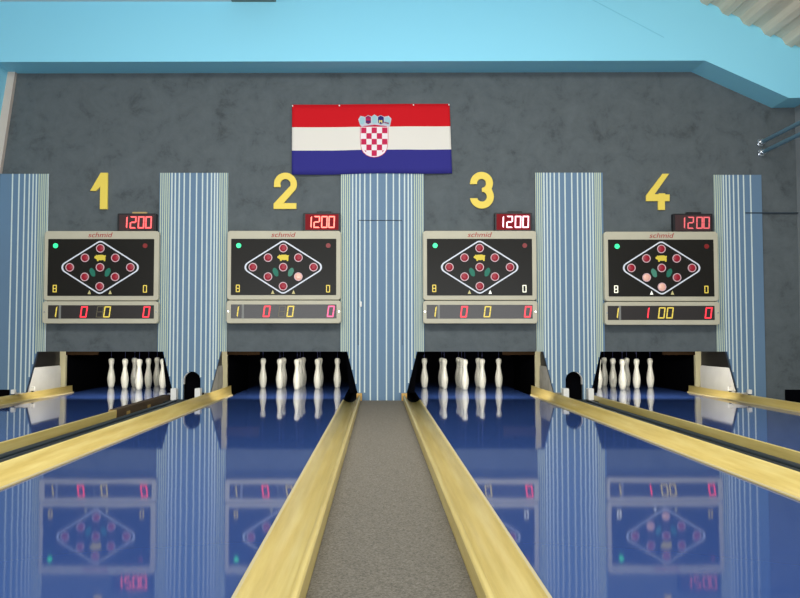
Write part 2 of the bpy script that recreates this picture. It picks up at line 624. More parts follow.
# ball return tracks between lanes 1|2 and 3|4
for k, (i, j, lab) in enumerate(((0, 1, 'dark ball return track between the first and second lanes'),
                                 (2, 3, 'dark ball return track between the third and fourth lanes'))):
    x0, x1 = LC[i] + LH + GW + 0.002, LC[j] - LH - GW - 0.002
    xc = (x0 + x1) / 2
    t = thing('ball_return_track', lab, 'ball return', (xc, 5, -0.12))
    bm = box(new(), x0, x1, -3.0, WALL - 0.03, -0.12, -0.025)
    build('tray', bm, 'tray', t)
    bm = box(new(), x0, x1, WALL - 0.35, WALL - 0.031, -0.0245, 0.012)
    build('end_plate', bm, 'tray', t)
    for dx in (-0.05, 0.05):
        bm = tube(new(), (xc + dx, -3.0, 0.014), (xc + dx, WALL - 0.36, 0.014), 0.022, 14)
        build('rail', bm, 'rail', t, smooth=True)
        for yy in [v * 1.4 - 1.5 for v in range(8)]:
            bm = box(new(), xc + dx - 0.012, xc + dx + 0.012, yy, yy + 0.04, -0.026, -0.003)
            build('rail_support', bm, 'tray', t)

# ball return holes: dark lined tunnel behind each arch
for k, lab in ((0, 'arched black ball return hole in the striped panel between first and second lanes'),
               (1, 'arched black ball return hole in the striped panel between third and fourth lanes')):
    c = ARCH[k]
    t = thing('ball_return_tunnel', lab, 'ball return hole', (c, WALL, 0))
    outer, inner = [], []
    for i in range(17):
        a = PI - PI * i / 16
        inner.append((c + (AW + 0.001) * math.cos(a), A_C + (AW + 0.001) * math.sin(a)))
        outer.append((c + (AW + 0.02) * math.cos(a), A_C + (AW + 0.02) * math.sin(a)))
    inner = [(c - AW - 0.001, -0.10)] + inner + [(c + AW + 0.001, -0.10)]
    outer = [(c - AW - 0.02, -0.10)] + outer + [(c + AW + 0.02, -0.10)]
    bm = prism(new(), outer + inner[::-1], WALL + 0.041, WALL + 0.08)
    build('tunnel_lining', bm, 'rubber', t)
    bm = prism(new(), outer, WALL + 0.0805, WALL + 0.085)
    build('tunnel_dark_sheet', bm, 'black', t)  # black sheet stands in for the unlit depth of the tunnel
    # lit inner edge of the arch painted as a pale strip, outer side only
    s = -1 if k == 0 else 1
    rim_o, rim_i = [], []
    for i in range(8):
        a = (PI * 0.62 + PI * 0.38 * i / 7) if s < 0 else (PI * 0.38 - PI * 0.38 * i / 7)
        rim_o.append((c + AW * 0.98 * math.cos(a), A_C + AW * 0.98 * math.sin(a)))
        rim_i.append((c + AW * 0.93 * math.cos(a), A_C + AW * 0.93 * math.sin(a)))
    rim_o.append((c + s * AW * 0.98, A_C - 0.05))
    rim_i.append((c + s * AW * 0.93, A_C - 0.05))
    bm = prism(new(), rim_o + rim_i[::-1], WALL - 0.0195, WALL + 0.0405)
    tag(build('lit_edge_strip', bm, 'white_block', t), 'pale strip for the sunken edge catching light')

# white blocks standing at both sides of the holes
for x, lab in ((-2.36, 'small white block left of the left-hand ball return hole, by the plank'),
               (-2.083, 'small white block right of the left-hand ball return hole'),
               (2.160, 'small white block left of the right-hand ball return hole'),
               (2.446, 'small white block right of the right-hand ball return hole')):
    bm = prism(new(), rrect(x - 0.031, x + 0.031, 0.013, 0.147, 0.008, 3), WALL - 0.16, WALL - 0.06)
    o = build('end_stop', bm, 'white_block', origin=(x, WALL - 0.1, 0.013))
    tag(o, lab, 'end stop')

# dark plank that takes the gutter's place at the far end of lane 1
x = LC[0] + LH + GW - 0.04
bm = new()
box(bm, x - 0.04, x + 0.038, 7.46, WALL - 0.03, -0.118, 0.066)
for f in bm.faces:
    if all(abs(v.co.y - 7.46) < 1e-4 for v in f.verts):
        f.material_index = 1
box(bm, x + 0.034, x + 0.0395, 7.75, 7.86, -0.01, 0.025, 1)
box(bm, x + 0.034, x + 0.0395, 8.45, 8.56, -0.01, 0.025, 1)
o = build('wooden_plank', bm, ['plank', 'plank_end'], origin=(x, 8.2, -0.118))
tag(o, 'dark brown plank with tan end continuing the gutter right of the leftmost lane', 'plank')

# little white sensors standing on the outermost gutters
for x, d, lab in ((-4.235, 9.32, 'tiny white sensor on the left outer gutter before the striped panel'),
                  (-4.243, 9.86, 'tiny white sensor on the left outer gutter inside the pit opening'),
                  (4.315, 9.86, 'tiny white sensor on the right outer gutter before the pale plate'),
                  (4.302, 9.32, 'tiny white sensor on the right outer gutter below the striped panel')):
    t = thing('lane_sensor', lab, 'sensor', (x, d, 0.066))
    bm = box(new(), x - 0.011, x + 0.011, d - 0.015, d + 0.015, 0.0662, 0.078)
    build('bracket', bm, 'rail', t)
    bm = prism(new(), rrect(x - 0.022, x + 0.022, 0.078, 0.13, 0.009, 3), d - 0.02, d + 0.02)
    build('sensor_head', bm, 'white_block', t)

# ------------------------------------------------------------------ pin pits
D_POST = 11.02
PIT_E = 34
for i in range(4):
    c = LC[i]
    t = thing('pin_pit', 'black pin pit opening under the scoreboard of numeral %s' % NAMES[i], 'pin pit', (c, D_POST, -0.12))
    y0 = WALL + 0.041
    # black box: back, sides, top
    bm = new()
    xa, xb = c - 1.075, c + 1.075
    if i == 0:
        xb = c + 0.985
    if i == 1:
        xa = c - 1.036
    if i == 2:
        xb = c + 1.036
    if i == 3:
        xa = c - 0.985
    yb = 13.2
    box(bm, xa, xb, yb, yb + 0.03, -0.12, 0.95)
    build('back_curtain', bm, 'black', t)
    bm = new()
    box(bm, xa, xb, y0, yb, 0.95, 0.98)
    build('pit_cover', bm, 'black', t)
    for s in (-1, 1):
        xo = xa if s < 0 else xb
        bm = box(new(), min(xo, xo - s * 0.02), max(xo, xo - s * 0.02), y0 + 0.05, yb, -0.115, 0.949)
        build('side_curtain', bm, 'black', t)
    # side of the pit with plates, post and lintel
    sides = ((-1,) if i in (0, 1) else (1,))
    for s in sides:
        xp = c + s * 0.995
        bm = new()
        zt = 0.35
        ya, yb2 = WALL + 0.09, D_POST - 0.06
        # outline in y,z with a rounded corner
        r = 0.05
        pr = [(ya, -0.03), (yb2, -0.03)]
        for q in range(6):
            a = PI / 2 * q / 5
            pr.append((yb2 - r + r * math.cos(a), zt - r + r * math.sin(a)))
        pr.append((ya, zt))
        A = [bm.verts.new((xp, y, z)) for y, z in pr]
        B = [bm.verts.new((xp + s * 0.012, y, z)) for y, z in pr]
        bm.faces.new(A)
        bm.faces.new(B[::-1])
        for q in range(len(pr)):
            r2 = (q + 1) % len(pr)
            bm.faces.new((A[r2], A[q], B[q], B[r2]))
        p = build('side_plate', bm, 'plate' if i in (0, 3) else 'plate_grey', t)
        tag(p, 'pale lower side plate' if i in (0, 3) else 'grey lower side plate')
        bm = box(new(), min(xp + s * 0.014, xp + s * 0.022), max(xp + s * 0.014, xp + s * 0.022), ya, yb2, -0.03, 0.94)
        p = build('side_sheet', bm, 'dark_sheet', t)
        tag(p, 'dark metal upper side sheet')
        bm = box(new(), min(c + s * 0.945, c + s * 1.03), max(c + s * 0.945, c + s * 1.03), D_POST - 0.03, D_POST + 0.03, -0.115, 0.94)
        p = build('post', bm, 'post', t, bevel=0.004)
        tag(p, 'beige metal post')
    s = sides[0]
    bm = box(new(), min(c + s * 0.5, c + s * 0.944), max(c + s * 0.5, c + s * 0.944), D_POST - 0.02, D_POST + 0.02, 0.49, 0.62)
    tag(build('bracket', bm, 'lintel', t), 'brown wooden bracket')
    # black rubber flaps along the slanted inner edge of the opening
    for s in ((1,) if i in (0, 1) else (-1,)):
        xt, xb3 = OC[i] + s * O_HT, OC[i] + s * O_HB
        w = 0.03
        pr = [(xt - s * 0.004, O_TOP - 0.002), (xb3 - s * 0.004, 0.09), (xb3 - s * (w + 0.06), 0.078), (xt - s * w * 0.8, O_TOP - 0.002)]
        bm = prism(new(), pr, WALL + 0.042, WALL + 0.12)
        build('rubber_flap', bm, 'rubber', t)
    # strip lamp in a black shade behind the wall above the opening
    bm = box(new(), c - 0.62, c + 0.62, WALL + 0.10, WALL + 0.12, 0.60, 0.74)
    box(bm, c - 0.62, c + 0.62, WALL + 0.12, WALL + 0.26, 0.72, 0.74)
    build('lamp_shade', bm, 'black', t)
    bm = tube(new(), (c - 0.6, WALL + 0.16, 0.69), (c + 0.6, WALL + 0.16, 0.69), 0.016, 10)
    build('lamp_tube', bm, mat('lamp_tube', (240, 240, 240), 0.4, 0.4, emit=(255, 250, 240), emit_s=1.0), t)
    ld = bpy.data.lights.new('pit_lamp_light', 'AREA')
    ld.shape = 'RECTANGLE'
    ld.size = 1.15
    ld.size_y = 0.05
    ld.energy = PIT_E
    ld.color = (1.0, 0.97, 0.92)
    lo = bpy.data.objects.new('pit_lamp_light', ld)
    COL.objects.link(lo)
    lo.location = (c, WALL + 0.20, 0.66)
    d = Vector((c, 11.4, 0.22)) - Vector(lo.location)
    lo.rotation_euler = d.to_track_quat('-Z', 'Y').to_euler()

# ------------------------------------------------------------------ pins
prof = [(0.0, 0.0), (0.030, 0.0), (0.036, 0.006), (0.045, 0.045), (0.0515, 0.085), (0.0545, 0.12), (0.053, 0.155), (0.047, 0.195),
        (0.039, 0.235), (0.032, 0.27), (0.0285, 0.30), (0.0285, 0.322), (0.032, 0.343), (0.038, 0.362), (0.041, 0.382),
        (0.040, 0.402), (0.033, 0.418), (0.018, 0.4255), (0.0, 0.4275)]
pin_root = None
DY = 0.271
POS = [(0, 0, 'at the front point of the diamond'),
       (-1, 1, 'in the front left side of the diamond'), (1, 1, 'in the front right side of the diamond'),
       (-2, 2, 'at the left point of the diamond'), (0, 2, 'in the centre of the diamond'), (2, 2, 'at the right point of the diamond'),
       (-1, 3, 'in the rear left side of the diamond'), (1, 3, 'in the rear right side of the diamond'),
       (0, 4, 'at the rear point of the diamond')]
D_PIN = 11.24
DD = 0.225
PC = [-3.35, -1.14, 1.21, 3.415]
proto = None
for i in range(4):
    for gx, gy, lab in POS:
        # the photograph shows nothing of the innermost pin of the two outer lanes
        if (i == 0 and (gx, gy) == (2, 2)) or (i == 3 and (gx, gy) == (-2, 2)):
            continue
        loc = (PC[i] + gx * DY, D_PIN + gy * DD, 0.0005)
        if proto is None:
            bm = lathe(new(), prof, n=32)
            proto = build('bowling_pin', bm, 'pin', smooth=True, origin=(0, 0, 0))
            bm = tube(new(), (0, 0, 0.4265), (0, 0, 0.93), 0.0022, 6)
            cord0 = build('cord', bm, 'cord', proto)
            tag(cord0, 'thin dark pull cord')
            o = proto
        else:
            o = proto.copy()
            COL.objects.link(o)
            ch = cord0.copy()
            ch.parent = o
            COL.objects.link(ch)
        o.location = loc
        tag(o, 'white bowling pin %s below numeral %s' % (lab, NAMES[i]), 'bowling pin', 'bowling pins on lane %s' % NAMES[i])

# ------------------------------------------------------------------ seven-segment digits
SEG = {'0': 'abcdef', '1': 'bc', '2': 'abged', '8': 'abcdefg', 'B': 'abcdefg', '5': 'afgcd'}


def seg_digit(bm, ch, x, z, w, h, t, y0, y1, sl=0.10, mi=0):
    """centre x,z; w,h over all; slanted strokes of width t"""
    def P(u, v):
        return (x + u + sl * v, z + v)
    hw, hh = w / 2, h / 2
    g = t * 0.12
    segs = {
        'a': [(-hw + g, hh), (hw - g, hh), (hw - t - g, hh - t), (-hw + t + g, hh - t)],
        'd': [(-hw + g, -hh), (hw - g, -hh), (hw - t - g, -hh + t), (-hw + t + g, -hh + t)],
        'g': [(-hw + t, t / 2), (hw - t, t / 2), (hw - t, -t / 2), (-hw + t, -t / 2)],
        'f': [(-hw, hh - g), (-hw + t, hh - t - g), (-hw + t, g), (-hw, g)],
        'b': [(hw, hh - g), (hw - t, hh - t - g), (hw - t, g), (hw, g)],
        'e': [(-hw, -hh + g), (-hw + t, -hh + t + g), (-hw + t, -g), (-hw, -g)],
        'c': [(hw, -hh + g), (hw - t, -hh + t + g), (hw - t, -g), (hw, -g)],
    }
    for s in SEG[ch]:
        prism(bm, [P(*q) for q in segs[s]], y0, y1, mi)


PX = 1.0 / 85.1


def text_mesh(body, size, shear, x, y, z, width, mat_name, parent, name):
    cu = bpy.data.curves.new(name, 'FONT')
    cu.body = body
    cu.size = size
    cu.shear = shear
    cu.extrude = 0.0012
    cu.align_x = 'CENTER'
    cu.align_y = 'CENTER'
    ob = bpy.data.objects.new('tmp_text', cu)
    COL.objects.link(ob)
    bpy.context.view_layer.update()
    dg = bpy.context.evaluated_depsgraph_get()
    me = bpy.data.meshes.new_from_object(ob.evaluated_get(dg))
    bpy.data.objects.remove(ob)
    bpy.data.curves.remove(cu)
    xs = [v.co.x for v in me.vertices]
    k = width / (max(xs) - min(xs))
    xm = (max(xs) + min(xs)) / 2
    for v in me.vertices:
        a, b, c = v.co
        v.co = ((a - xm) * k, -c, b)
    me.name = name
    me.materials.clear()
    me.materials.append(M[mat_name])
    o = bpy.data.objects.new(name, me)
    COL.objects.link(o)
    o.parent = parent
    o.location = Vector((x, y, z)) - parent_loc(parent)
    return o


# ------------------------------------------------------------------ scoreboards
SB = [  # left, right, top, seam, bottom (image px) and display details
    dict(l=44.6, r=158.2, t=231, m=300.6, b=323.6, row=[('1', 55.5, 'seg_yellow'), ('8', 100, 'seg_dim'), ('0', 84, 'seg_red'), ('0', 107.2, 'seg_yellow'), ('0', 146.5, 'seg_red')],
         lamps={}, leaf=('leaf', 'leaf'), tri=('tri', 'tri'), bm='seg_yellow', z='seg_yellow', cx=100.3),
    dict(l=227.4, r=340.8, t=230.8, m=299.8, b=323.4, row=[('1', 237.2, 'seg_yellow'), ('8', 282, 'seg_dim'), ('0', 266.8, 'seg_red'), ('0', 290.4, 'seg_yellow'), ('0', 330.8, 'seg_pink')],
         lamps={6: 'lamp_glare'}, leaf=('leaf', 'leaf_pale'), tri=('tri', 'tri'), bm='seg_yellow', z='seg_yellow', cx=283.3),
    dict(l=423.0, r=537.0, t=230.8, m=300.2, b=323.6, row=[('1', 434.8, 'seg_yellow'), ('0', 464, 'seg_red'), ('0', 487.4, 'seg_yellow'), ('0', 527.8, 'seg_red')],
         lamps={}, leaf=('leaf', 'leaf'), tri=('tri', 'tri_lit'), bm='seg_yellow', z='seg_white', cx=479.6),
    dict(l=604.0, r=719.0, t=231.6, m=301.2, b=325.0, row=[('1', 617, 'seg_yellow'), ('1', 647.4, 'seg_red'), ('0', 661.6, 'seg_yellow'), ('0', 669.8, 'seg_yellow'), ('0', 708.4, 'seg_red')],
         lamps={5: 'lamp_glare', 8: 'lamp_glare'}, leaf=('leaf_pale', 'leaf'), tri=('tri_lit', 'tri'), bm='seg_white', z='seg_yellow', cx=661.4),
]
DEP = 0.10
SBY = WALL - DEP          # front of the housings; depth is kept in the layout
BOARDS = []
for i, sb in enumerate(SB):
    def P(px, py, d=SBY):
        return W(px, py, d)
    x0, zt = P(sb['l'], sb['t'])
    x1, zm = P(sb['r'], sb['m'])
    zb = P(sb['l'], sb['b'])[1]
    cx = P(sb['cx'], 267)[0]
    t = thing('scoreboard', 'beige wall scoreboard with nine red lamps under the yellow numeral %s' % NAMES[i], 'scoreboard',
              ((x0 + x1) / 2, WALL, zb))
    px = 1.0 / (F / SBY) * 1.0
    # upper housing as a frame around the screen
    sx0, sz1 = P(sb['l'] + 3.9, sb['t'] + 8.0)
    sx1, sz0 = P(sb['r'] - 4.6, sb['m'] - 4.7)
    up = build('upper_housing', prism(new(), rrect(x0, x1, zm, zt, 0.035), SBY, WALL - 0.024), 'housing', t, bevel=0.008)
    build('screen', prism(new(), rrect(sx0, sx1, sz0, sz1, 0.006, 2), SBY - 0.004, SBY + 0.01), 'screen', up)
    lo = build('lower_housing', prism(new(), rrect(x0 - 0.004, x1 + 0.004, zb, zm - 0.008, 0.035), SBY - 0.012, WALL - 0.024), 'housing', t, bevel=0.008)
    YF = SBY - 0.004
    # seam line between both
    # diamond
    cz = P(sb['cx'], sb['t'] + 36.4)[1]
    hw, hh = 43.6 * px, 27.6 * px
    r = 0.055
    o_ = rpoly([(cx + hw, cz), (cx, cz + hh), (cx - hw, cz), (cx, cz - hh)], r + 0.009)
    k = 0.018
    i_ = rpoly([(cx + hw - k * 1.55, cz), (cx, cz + hh - k), (cx - hw + k * 1.55, cz), (cx, cz - hh + k)], r)
    build('diamond_outline', ring_prism(new(), o_, i_, YF - 0.003, YF), 'white_line', up)
    # nine lamps
    dx, dz = 15.2 * px, 9.55 * px
    n = 0
    for gx, gz in ((0, 2), (-1, 1), (1, 1), (-2, 0), (0, 0), (2, 0), (1, -1), (-1, -1), (0, -2)):
        if i == 3:
            key = {7: 5, 8: 8}.get(n, -1)
        else:
            key = n
        lx, lz = cx + gx * dx, cz + gz * dz
        ring = build('lamp', ring_prism(new(), disc(lx, lz, 0.0495, 24), disc(lx, lz, 0.040, 24), YF - 0.008, YF), 'lamp_ring', t)
        bm = new()
        A = disc(lx, lz, 0.040, 24)
        rings = []
        for rr, dy in ((0.040, -0.004), (0.032, -0.010), (0.018, -0.013)):
            rings.append([bm.verts.new((lx + rr * math.cos(2 * PI * q / 24), YF + dy, lz + rr * math.sin(2 * PI * q / 24))) for q in range(24)])
        for ra, rb in zip(rings, rings[1:]):
            for q in range(24):
                bm.faces.new((ra[q], ra[(q + 1) % 24], rb[(q + 1) % 24], rb[q]))
        bm.faces.new(rings[-1])
        glare = sb['lamps'].get(key)
        le = build('lens', bm, glare or 'lamp', ring, smooth=True)
        if glare:
            tag(ring, 'lamp with painted pale glare')
        n += 1
    # pig
    u = px
    gx0, gz0 = cx, cz + 9.6 * u
    pig = [(-6, 0.6), (-5.4, 1.7), (-4.5, 1.9), (-4.2, 3.1), (-3.3, 2.5), (-1.5, 2.9), (2.4, 3.0), (4.4, 2.3), (5.3, 2.6), (5.6, 1.7), (5.1, 0.9),
           (5.2, -1.2), (4.9, -3.4), (3.6, -3.4), (3.3, -2.2), (0.6, -2.5), (-1.4, -2.3), (-1.8, -3.4), (-3.1, -3.4), (-3.5, -1.6), (-4.6, -0.9), (-5.7, -0.5)]
    build('pig_symbol', prism(new(), [(gx0 + a * u, gz0 + b * u) for a, b in pig], YF - 0.003, YF), 'pig', up)
    # leaves
    for s, mn in ((-1, sb['leaf'][0]), (1, sb['leaf'][1])):
        lf = []
        for q in range(18):
            a = 2 * PI * q / 18
            ex = 2.7 * math.cos(a) * (1 + 0.08 * math.sin(5 * a))
            ez = 4.4 * math.sin(a)
            ez2 = ez
            ex2 = ex + (s * 0.28) * ez
            lf.append((cx + (s * 7.6 + ex2) * u, cz + (-5.0 + ez2) * u))
        build('leaf_symbol', prism(new(), lf, YF - 0.003, YF), mn, up)
    # indicator lights
    lx, lz = P(sb['cx'] - 44.5, sb['t'] + 14.8)
    p = build('indicator_light', prism(new(), disc(lx, lz, 2.5 * u, 16), YF - 0.006, YF), 'led_green', up)
    tag(p, 'glowing green indicator')
    lx, lz = P(sb['cx'] + 45, sb['t'] + 14.8)
    p = build('indicator_light', prism(new(), disc(lx, lz, 2.4 * u, 16), YF - 0.006, YF), 'led_red', up)
    tag(p, 'unlit red indicator')
    # B and 0
    lx, lz = P(sb['cx'] - 45.4, sb['t'] + 57.6)
    bm = new()
    seg_digit(bm, 'B', lx, lz, 3.9 * u, 7.4 * u, 0.8 * u, YF - 0.003, YF, 0.0)
    build('letter_symbol', bm, sb['bm'], up)
    lx, lz = P(sb['cx'] + 44.8, sb['t'] + 57.9)
    bm = new()
    seg_digit(bm, '0', lx, lz, 3.9 * u, 7.4 * u, 0.8 * u, YF - 0.003, YF, 0.0)
    build('digit', bm, sb['z'], up)
    # arrows
    for s, mn in ((-1, sb['tri'][0]), (1, sb['tri'][1])):
        tx, tz = cx + s * 10.4 * u, cz - 25.0 * u
        build('arrow_symbol', prism(new(), [(tx - 1.7 * u, tz - 1.8 * u), (tx + 1.7 * u, tz - 1.8 * u), (tx, tz + 2.1 * u)], YF - 0.003, YF), mn, up)
    # maker's lettering
    lx, lz = P(sb['cx'] + 0.2, sb['t'] + 4.1)
    text_mesh('schmid', 0.082, 0.25, lx, SBY - 0.0018, lz, 24.5 * u, 'letter', up, 'lettering')
    # lower display window
    YL = SBY - 0.012
    wx0, wz1 = P(sb['l'] + 3.6, sb['m'] + 4.6, YL)
    wx1, wz0 = P(sb['r'] - 4.3, sb['b'] - 5.0, YL)
    wd = build('score_window', prism(new(), rrect(wx0, wx1, wz0, wz1, 0.004, 2), YL - 0.003, YL + 0.01), 'window', lo)
    dv = P(sb['l'] + 15.6, 300, YL)[0]
    build('window_divider', box(new(), dv - 0.013, dv + 0.013, YL - 0.005, YL, wz0, wz1), 'window_div', lo)
    zc = (wz0 + wz1) / 2
    for ch, dpx, mn in sb['row']:
        bm = new()
        lx = P(dpx, 311, YL)[0]
        seg_digit(bm, ch, lx - (0.0 if ch != '1' else 2.0 * u), zc, 6.6 * u, 11.2 * u, 1.15 * u if mn != 'seg_dim' else 0.7 * u, YL - 0.0052, YL - 0.0032, 0.13)
        p = build('digit', bm, mn, lo)
    build('wall_mount', box(new(), cx - 0.3, cx + 0.3, WALL - 0.0235, WALL - 0.001, zb + 0.2, zt - 0.2), 'tray', t)
    for s in (-1, 1):
        sx = (x0 + 0.020) if s < 0 else (x1 - 0.020)
        build('screw', prism(new(), disc(sx, zc, 0.008, 10), YL - 0.003, YL + 0.002), 'chrome', lo)
    BOARDS.append((x0, x1, zt))

# ------------------------------------------------------------------ clocks on the scoreboards
CK = [
    (117.6, 156.2, 213.4, [125.9, 133.2, 141.2, 148.6], 'clk_mid', 'disp_dark', 'gold', 'small black digital clock showing red 12:00 above the first scoreboard'),
    (303.5, 340.4, 212.8, [310.2, 316.8, 324.4, 331.6], 'clk_bright', 'disp_red_glow', 'clock_black', 'brightly glowing red 12:00 digital clock above the second scoreboard'),
    (494.6, 532.0, 212.6, [502.2, 509.6, 518.0, 525.6], 'clk_white', 'disp_red_glow', 'clock_black', 'washed-out pinkish white 12:00 digital clock above the third scoreboard'),
    (673.2, 712.6, 213.6, [683.4, 690.6, 699.4, 706.4], 'clk_dim', 'disp_dark', 'clock_black', 'dim red 12:00 digital clock above the fourth scoreboard'),
]
for i, (l, r, tp, digs, sm, dm, cm, lab) in enumerate(CK):
    yf = WALL - 0.075
    x0, zt = W(l, tp, yf)
    x1 = W(r, tp, yf)[0]
    zb = BOARDS[i][2] + 0.0005
    t = thing('digital_clock', lab, 'clock', ((x0 + x1) / 2, WALL - 0.04, zb))
    build('case', prism(new(), rrect(x0, x1, zb, zt, 0.010, 3), yf, WALL - 0.002), 'clock_black', t, bevel=0.003)
    fx0, fx1, fz0, fz1 = x0 + 0.022, x1 - 0.022, zb + 0.014, zt - 0.016
    build('display', box(new(), fx0, fx1, yf - 0.002, yf + 0.005, fz0, fz1), dm, t)
    cz = (fz0 + fz1) / 2
    u = PX
    for q, dpx in enumerate(digs):
        ch = '1200'[q]
        bm = new()
        dx = W(dpx, 221, yf)[0]
        seg_digit(bm, ch, dx - (1.6 * u if ch == '1' else 0), cz, 6.4 * u, 12.0 * u, 1.2 * u, yf - 0.0045, yf - 0.0022, 0.03)
        build('digit', bm, sm, t)
    xm = x0 + (x1 - x0) * 0.55
    build('wall_clip', box(new(), xm - 0.085, xm + 0.085, WALL - 0.05, WALL - 0.004, zt - 0.002, zt + 0.022), cm, t, bevel=0.003)

# ------------------------------------------------------------------ numerals
def pxpoly(org, sc, pts):
    return [W(org[0] + a / sc, org[1] + b / sc, WALL - 0.02) for a, b in pts]


def numeral(polys, i, lab):
    bm = new()
    for p in polys:
        prism(bm, p, WALL - 0.022, WALL - 0.0005)
    xs = [q[0] for p in polys for q in p]
    zs = [q[1] for p in polys for q in p]
    o = build('lane_numeral', bm, 'yellow', origin=((min(xs) + max(xs)) / 2, WALL, min(zs)))
    tag(o, lab, 'numeral')


numeral([pxpoly((80, 165), 7.976, [(165, 62), (222, 62), (219, 352), (158, 352), (161, 172), (128, 207), (81, 205)])], 0,
        'yellow numeral 1 on the grey wall above the first scoreboard')


def arc(c, r, a0, a1, n=20, k=1.0):
    return [(c[0] + r * math.cos(math.radians(a0 + (a1 - a0) * i / n)), c[1] - k * r * math.sin(math.radians(a0 + (a1 - a0) * i / n)))
            for i in range(n + 1)]


# 2, in the 3.478x frame of the (200,160) view
out = [(257, 94)] + arc((297, 84), 40, 168, -28) + [(291, 150), (335, 150), (335, 170), (256, 170), (256, 152)]
inn = arc((297, 84), 18, -20, 172)
numeral([pxpoly((200, 160), 3.478, out + inn + [(281, 88), (280, 94)])], 1, 'yellow numeral 2 on the grey wall left of the flag')
# 3, in the 7.976x frame of the (465,165) view
out = [(40, 152)] + arc((132, 146), 91, 178, -28, 24) + arc((135, 252), 95, 28, -172, 24) + [(47, 265)]
inn = [(103, 265)] + arc((135, 252), 40, 200, 430, 18) + [(135, 214), (135, 184)] + arc((132, 146), 36, -75, 180, 18) + [(97, 152)]
numeral([pxpoly((465, 165), 7.976, out + inn)], 2, 'yellow numeral 3 on the grey wall right of the flag')
numeral([pxpoly((640, 165), 7.976, [(180, 70), (232, 70), (116, 233), (150, 233), (153, 226), (200, 226), (202, 235), (236, 235), (236, 288),
                                   (199, 288), (199, 358), (144, 358), (144, 288), (49, 288), (49, 242)])], 3,
        'yellow numeral 4 on the grey wall above the fourth scoreboard')

# ------------------------------------------------------------------ flag
FY = WALL - 0.030
CXW = W(374.3, 130)[0]


def wave(x, z):
    k = min(1.0, max(0.0, (abs(x - CXW) - 0.2) / 0.25))
    return k * 0.007 * math.sin(5.0 * x + 1.2 * z) + k * 0.004 * math.sin(13 * x - 6 * z) * max(0.0, min(1.0, (3.2 - z) * 1.2 + 0.3))


NX, rows = 64, [(0.0, 0), (0.10, 0), (0.20, 0), (0.325, 0), (0.325, 1), (0.43, 1), (0.54, 1), (0.657, 1), (0.657, 2), (0.77, 2), (0.88, 2), (1.0, 2)]
TL, TR, BR, BL = (292.2, 104.8), (449.6, 103.6), (452.2, 173.0), (291.8, 174.6)


def fpt(u, v):
    tx = TL[0] + (TR[0] - TL[0]) * u
    ty = TL[1] + (TR[1] - TL[1]) * u
    bx = BL[0] + (BR[0] - BL[0]) * u
    by = BL[1] + (BR[1] - BL[1]) * u
    by += 0.5 * math.sin(u * 9.0) * v
    return W(tx + (bx - tx) * v, ty + (by - ty) * v, FY)


bm = new()
grid = []
vals = [0.0, 0.08, 0.16, 0.24, 0.325, 0.41, 0.49, 0.57, 0.657, 0.74, 0.83, 0.92, 1.0]
for v in vals:
    grid.append([])
    for q in range(NX + 1):
        x, z = fpt(q / NX, v)
        grid[-1].append(bm.verts.new((x, FY + wave(x, z), z)))
for a in range(len(vals) - 1):
    mi = 0 if vals[a + 1] <= 0.326 else (1 if vals[a + 1] <= 0.658 else 2)
    for q in range(NX):
        f = bm.faces.new((grid[a][q], grid[a][q + 1], grid[a + 1][q + 1], grid[a + 1][q]))
        f.material_index = mi
        f.smooth = True
fx, fz = W(372, 174, WALL)
flag = build('flag', bm, ['flag_red', 'flag_white', 'flag_blue'], origin=(fx, WALL, fz))
tag(flag, 'red, white and blue flag with chequered coat of arms pinned to the grey wall', 'flag')
sd = flag.modifiers.new('solid', 'SOLIDIFY')
sd.thickness = 0.004
sd.offset = 0


def crest_bits(bits, name, parent, lift):
    bm = new()
    mats, idx = [], {}
    for mn, pts, dl in bits:
        if mn not in idx:
            idx[mn] = len(mats)
            mats.append(mn)
        vs = []
        for a, b in pts:
            x, z = W(340 + a / 8.543, 100 + b / 8.543, FY)
            vs.append((x, FY + wave(x, z) - lift - dl, z))
        A = [bm.verts.new(v) for v in vs]
        B = [bm.verts.new((v[0], v[1] + 0.002, v[2])) for v in vs]
        fs = [bm.faces.new(A), bm.faces.new(B[::-1])]
        for q in range(len(vs)):
            r = (q + 1) % len(vs)
            fs.append(bm.faces.new((A[r], A[q], B[q], B[r])))
        for f in fs:
            f.material_index = idx[mn]
    return build(name, bm, mats, parent)


def subdiv(poly, step=40):
    out = []
    for a, b in zip(poly, poly[1:] + poly[:1]):
        n = max(1, int(math.hypot(b[0] - a[0], b[1] - a[1]) / step))
        out += [(a[0] + (b[0] - a[0]) * k / n, a[1] + (b[1] - a[1]) * k / n) for k in range(n)]
    return out


